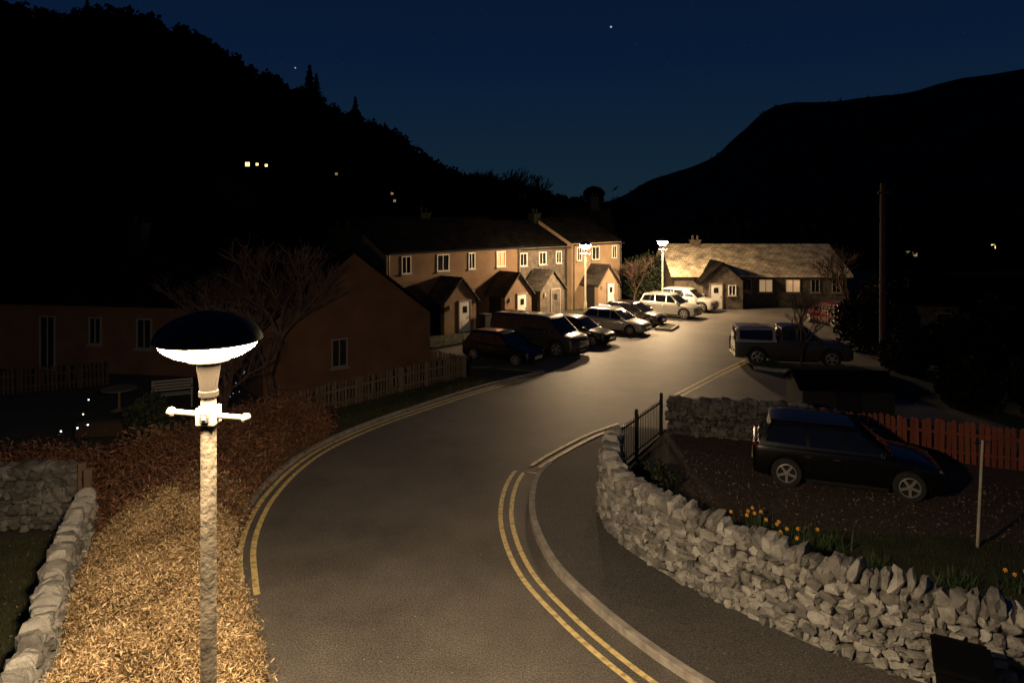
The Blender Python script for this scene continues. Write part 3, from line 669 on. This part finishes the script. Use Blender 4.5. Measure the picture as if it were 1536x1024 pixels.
    for s in(-1,1):
        zf=zdeck(.44*L); b.box((.452*L,s*.70*wh,zf-.10*q),(.13*q,.30*wh,.11*q),'lens',s*-.35)
        zt=zdeck(-.46*L); b.box((-.485*L,s*.80*wh,zt-.10*q),(.09*q,.2*wh,.22*q),'red',s*.2)
        b.box((.2*L,s*(wh*1.0+.08*q),zdeck(.2*L)+.08*q),(.11*q,.17*q,.12*q),pm)
        for x in(pil[1]*L-.05*L,pil[0]*L-.0*L): b.box((x,s*(.992*wh),zdeck(0)-.16*q),(.16*q,.03,.025),'trim')
        for x in(pil[1]*L,.22*L,pil[0]*L): b.box((x,s*.988*wh,.27*q+.30*zdeck(0)),(.008,.012,.62*zdeck(0)-.16),'matte')
        b.box((0,s*.985*wh,.24*q),(.42*L,.03,.07*q),'matte')
        if rails: b.tube((cab[1]*L+.1,s*cab[5]*wh*.93,H+.02),(cab[2]*L-.1,s*cab[5]*wh*.93,H+.02),.015,.015,'trim',6)
    b.box((.493*L,0,zdeck(.48*L)-.13*q),(.04,.9*wh,.09*q),'matte'); b.box((.500*L,0,.30*q),(.03,1.1*wh,.10*q),'matte')
    b.box((.515*L,0,.42*q),(.015,.52,.11),'plate'); b.box((-.505*L,0,.5*q),(.015,.52,.11),'plate')
    b.box((.497*L,0,zdeck(.48*L)-.13*q),(.04,.12,.07),'trim')
    b.obj('trim',par,bevel=.012)
    for i,x in enumerate(xw):
        for s in(-1,1):
            b=MB(); y=s*(wh-.11*q); t=.1*q
            b.lathe([(.64*r,-t),(.9*r,-t),(r*.985,-t*.7),(r,0),(r*.985,t*.7),(.9*r,t),(.64*r,t),(.62*r,t*.8),(.62*r,-t*.8),(.64*r,-t)],(x,y,r),'rubber',32,'Y')
            yo=y+s*t*.82; b.lathe([(.645*r,s*.0),(.65*r,s*.015),(.58*r,s*.02),(.56*r,-s*.03)],(x,yo,r),'rim',32,'Y')
            b.lathe([(0,-s*.045),(.6*r,-s*.05)],(x,yo,r),'matte',24,'Y')
            for a in range(5):
                an=a*2*math.pi/5+.3; Rm=Matrix.Rotation(an,3,'Y'); c=Vector((x,yo-s*.005,r))+Rm@Vector((.31*r,0,0)); b.box(c,(.58*r,.03,.17*r),'rim',rot=Rm)
            b.lathe([(0,s*.02),(.13*r,s*.015),(.15*r,-s*.02)],(x,yo,r),'rim',12,'Y')
            b.obj('wheel_%d'%(i*2+(s>0)+1),par,smooth=True)
    return par
car('parked_car',(7.50,15.5),-19.9,3.82,1.66,1.44,'pblack','suv',rails=True)
car('pickup_truck',(11.45,28.15),-9.5,4.5,1.66,1.6,'pgrey','pickup',canopy='pcanopy')
car('parked_car',(-.35,28.6),-35,3.4,1.46,1.27,'pblack','hatch')
car('parked_van',(1.2,30.75),-35,4.4,1.65,1.68,'pgrey','van')
car('parked_car',(3.2,32.9),-35,3.5,1.45,1.27,'pblack','hatch')
car('parked_car',(5.45,35.9),-35,3.6,1.48,1.25,'psilver','hatch',rails=True)
car('parked_car',(6.9,38.6),-35,3.5,1.48,1.27,'pdark','hatch')
car('parked_car',(9.6,41.4),-35,3.6,1.55,1.42,'psilver','suv',rails=True)
car('parked_car',(11.4,44.2),-35,3.6,1.55,1.45,'pwhite','suv')
car('parked_car',(17.9,38.2),100,3.5,1.5,1.35,'pred','hatch')

# ---------------------------------------------------------------- garden things
par=empty('shade_standin_bin',(5.15,7.8,.04),-.5); b=MB()  # bin shape added to stand in for a dark shadow patch
b.add([(-.22,-.22,.08),(.22,-.22,.08),(.22,.26,.08),(-.22,.26,.08),(-.28,-.29,.86),(.28,-.29,.86),(.28,.33,.86),(-.28,.33,.86)],[(0,3,2,1),(4,5,6,7),(0,1,5,4),(1,2,6,5),(2,3,7,6),(3,0,4,7)],'shadep'); b.obj('tub',par,bevel=.03)
b=MB(); b.box((0,0,.9),(.6,.68,.06),'shadep'); b.tube((-.27,.37,.92),(.27,.37,.92),.02,.02,'shadep'); b.obj('lid',par,bevel=.025)
b=MB(); [b.tube((s*.24,.24,.1),(s*.29,.24,.1),.1,.1,'shadep',16) for s in(-1,1)]; b.obj('wheels',par)
par=empty('garden_bench',(-10.75,21.6,0),math.radians(25))
b=MB()
for i in range(4): b.box((0,-.18+i*.12,.43),(1.2,.09,.025),'frame')
for i in range(4): b.box((0,.24+i*.012,.52+i*.09),(1.2,.022,.065),'frame')
b.obj('slats',par,bevel=.005); b=MB()
for s in(-.56,.56):
    b.box((s,-.2,.3),(.05,.05,.6),'frame'); b.box((s,.24,.42),(.05,.05,.84),'frame'); b.box((s,.02,.62),(.05,.5,.04),'frame'); b.box((s,.02,.39),(.04,.44,.04),'frame')
b.obj('frame',par,bevel=.005)
par=empty('garden_table',(-12.2,21.2,0)); b=MB(); b.lathe([(0,.68),(.5,.68),(.5,.71),(0,.71)],(0,0,0),'wood',24); b.obj('top',par); b=MB(); b.lathe([(.04,.68),(.04,.1),(.25,.02)],(0,0,0),'wood',12); b.obj('pedestal',par)
par=empty('garden_planter',(-11.3,18.8,0),.2); b=MB(); b.box((0,0,.2),(1.2,.4,.36),'dwood'); b.box((0,0,.385),(1.1,.32,.02),'gravel'); b.obj('trough',par,bevel=.01)
def lamp_bead(name,pts,c,s,r):
    mm=emis(name+'_glow',c,s); b=MB()
    for p in pts: b.lathe([(0,-r),(r*.7,-r*.7),(r,0),(r*.7,r*.7),(0,r)],p,mm,8); b.tube((p[0],p[1],max(p[2]-.35,0)),(p[0],p[1],p[2]-r),.006,.006,'black',5,False)
    b.obj(name)
lamp_bead('garden_solar_light',[(-10.95,17.2,.7),(-10.75,17.3,.75),(-11.3,17.1,.65)],(.7,.95,1),5,.020)
lamp_bead('garden_solar_light',[(-12.9,20.8,.45)],(.4,1,.5),3,.025)
lamp_bead('garden_solar_light',[(-12.0,19.1,.5)],(1,.8,.5),3,.022)
R=random.Random(4)
lamp_bead('fairy_lights',[(-7.9+R.uniform(-.5,.7),18.4+R.uniform(-.3,.3),R.uniform(1.0,2.0)) for _ in range(12)],(.4,.65,1),.9,.010)
par=empty('washing_line_post'); b=MB(); b.tube((8.39,12.31,.03),(8.5,12.33,1.98),.026,.022,'postl',10); b.tube((8.35,12.33,1.93),(8.6,12.33,1.95),.012,.012,'trim',8); b.obj('post',par)
b=MB(); 
for i in range(12):
    f=lambda t:(8.5+6*t,12.33+4*t,1.94-.5*4*t*(1-t)*.5); b.tube(f(i/12),f((i+1)/12),.004,.004,'ladder',4,False)
b.obj('line',par)
def daffs(c,n,rad):
    par=empty('daffodils',(c[0],c[1],.05)); P=np.column_stack([rng.normal(0,rad,(n*16,2)),np.zeros(n*16)]); npmesh('leaves',blades(P,.30,.022),3,'bladeg',par)
    b=MB()
    for i in range(n):
        x,y=rng.normal(0,rad*1.1,2); z=rng.uniform(.28,.42); b.tube((x*.8,y*.8,0),(x,y,z),.005,.004,'bladeg',4,False)
        f=Vector((-.5+rng.uniform(-.5,.3),-.8,.25)).normalized(); u=f.orthogonal().normalized(); v=f.cross(u); o=Vector((x,y,z))
        for k in range(6):
            a=k*math.pi/3; d=u*math.cos(a)+v*math.sin(a); e=f.cross(d); b.quad([o,o+d*.022+e*.011,o+d*.04,o+d*.022-e*.011],'daff')
        b.tube(o,o+f*.03,.012,.018,'daff',8,False)
    b.obj('flowers',par)
daffs((5.05,12.4),9,.22); daffs((4.65,12.95),7,.16); daffs((8.1,10.9),4,.1)
def tuft(c,n,r,h):
    P=np.column_stack([rng.normal(c[0],r,n),rng.normal(c[1],r,n),np.full(n,.05)]); npmesh('grass_tuft',blades(P,h,.02),3,'bladeg')
tuft((7.2,11.0),150,.12,.28); tuft((6.2,11.6),120,.1,.25); tuft((9.6,11.5),120,.12,.25); tuft((5.6,12.2),200,.2,.35)
par=empty('wooden_gate'); b=MB()
for p in[(-7.95,12.8),(-8.25,13.1)]: b.box((p[0],p[1],.65),(.1,.1,1.3),'wood')
b.box((-8.1,12.95,1.0),(.4,.04,.08),'wood',-.75); b.box((-8.1,12.95,.4),(.4,.04,.08),'wood',-.75); b.obj('gate_frame',par)

# ---------------------------------------------------------------- hills
def hill(name,rows,trees,tsize):
    nu=36; rows=smooth([(*r[0],*r[1]) for r in rows],5)
    vs=[]
    for (fx,fy,rx,ry,rz) in rows:
        for j in range(nu+12):
            t=j/nu
            if t<=1: x=fx+(rx-fx)*t;y=fy+(ry-fy)*t; z=rz*(t**1.05)
            else: x=fx+(rx-fx)*t;y=fy+(ry-fy)*t; z=rz*(1-(t-1)*1.2)
            e=min(t*3,1); z+=e*(noise.fractal(Vector((x*.02,y*.02,1)),1,2,4)*3.0)
            if t>1: z=min(z,rz-.5)
            vs.append((x,y,z-.3*(t==0)))
    k=nu+12; fs=[(i*k+j,(i+1)*k+j,(i+1)*k+j+1,i*k+j+1) for i in range(len(rows)-1) for j in range(k-1)]
    b=MB(); b.add(vs,fs,'hill'); b.obj(name,smooth=True,angle=180)
    P=[]
    for _ in range(trees):
        i=rng.integers(0,len(rows)-1); f=rng.uniform(); t=1-abs(rng.normal(0,.28)); 
        if t<.25: continue
        j=int(min(t,1)*nu); A=np.array(vs[i*k+j]);B_=np.array(vs[(i+1)*k+j]); c=A*(1-f)+B_*f
        h=tsize*rng.uniform(.5,1.3); n=34; q=rng.normal(size=(n,3)); q/=np.linalg.norm(q,axis=1)[:,None]; q*=rng.uniform(.4,1,(n,1)); 
        P.append(np.column_stack([q[:,0]*h*.42,q[:,1]*h*.42,q[:,2]*h*.5+h*.45])+c)
    if P:
        P=np.vstack(P); npmesh('distant_trees',leaves(P,tsize*.28,1.2),4,'far')
LH=[((-120,50),(-240,140,88)),((-82,75),(-175,172,80)),((-67,90),(-150,200,68)),((-52,90),(-130,235,73)),((-41,90),(-119,260,71)),((-36,95),(-109,275,65)),((-31,100),(-93,300,59)),((-25,110),(-75,325,51)),((-20,120),(-57,350,43)),((-15,135),(-46,370,34)),((-10,150),(-27,400,27)),((3,170),(5,440,23)),((18,200),(43,480,17)),((45,240),(100,540,10))]
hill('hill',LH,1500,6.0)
RH=[((40,300),(60,640,14)),((50,260),(89,600,21)),((60,230),(118,560,36)),((70,210),(148,520,48)),((75,200),(167,500,69)),((80,190),(184,480,83)),((85,170),(207,440,81)),((90,150),(227,400,80)),((95,120),(247,330,79)),((110,95),(290,260,78)),((120,60),(330,180,80))]
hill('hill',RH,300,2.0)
def conifer(x,y,z,h):
    V=[]; 
    for i in range(900):
        t=rng.uniform()**.7; a=rng.uniform(0,6.28); r=h*.27*(1-t)*rng.uniform(.2,1)*(1+.35*math.sin(t*40)); V.append((x+r*math.cos(a),y+r*math.sin(a),z+h*(.06+.94*t)-r*.3))
    o=npmesh('pine_tree_foliage',leaves(np.array(V),h*.045,2),4,'far'); o.name='pine_tree'
    b=MB(); b.tube((x,y,z-2),(x,y,z+h*.95),h*.02,.05,'bark',6); b.obj('trunk',o)
conifer(-89.5,302,57,16); conifer(-86,300,57,12); conifer(-73,318,50,12); conifer(-62,340,43,8); conifer(-140,225,70,8)
P=rng.normal(size=(1500,3)); P/=np.linalg.norm(P,axis=1)[:,None]; P*=rng.uniform(.4,1,(1500,1)); npmesh('tree',leaves(P*np.array([4.0,3.6,3.0])+np.array([30,250,14.3]),.9),4,'far')
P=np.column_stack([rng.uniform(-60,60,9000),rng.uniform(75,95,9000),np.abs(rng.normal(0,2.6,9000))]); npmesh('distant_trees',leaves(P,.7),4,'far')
b=MB(); sm=emis('starlight',(.6,.8,1),.5)
for px,pz,r in [(116,229,1.3),(-254,181,.9)]: b.lathe([(0,-r),(r*.7,-r*.7),(r,0),(r*.7,r*.7),(0,r)],(px,800,pz),sm,8)
fs_=emis('faint_star',(.5,.7,1),.04)
for _ in range(25):
    x_=rng.uniform(-500,600); b.lathe([(0,-.5),(.5,0),(0,.5)],(x_,800,rng.uniform(120,260)),fs_,4)
b.obj('stars')
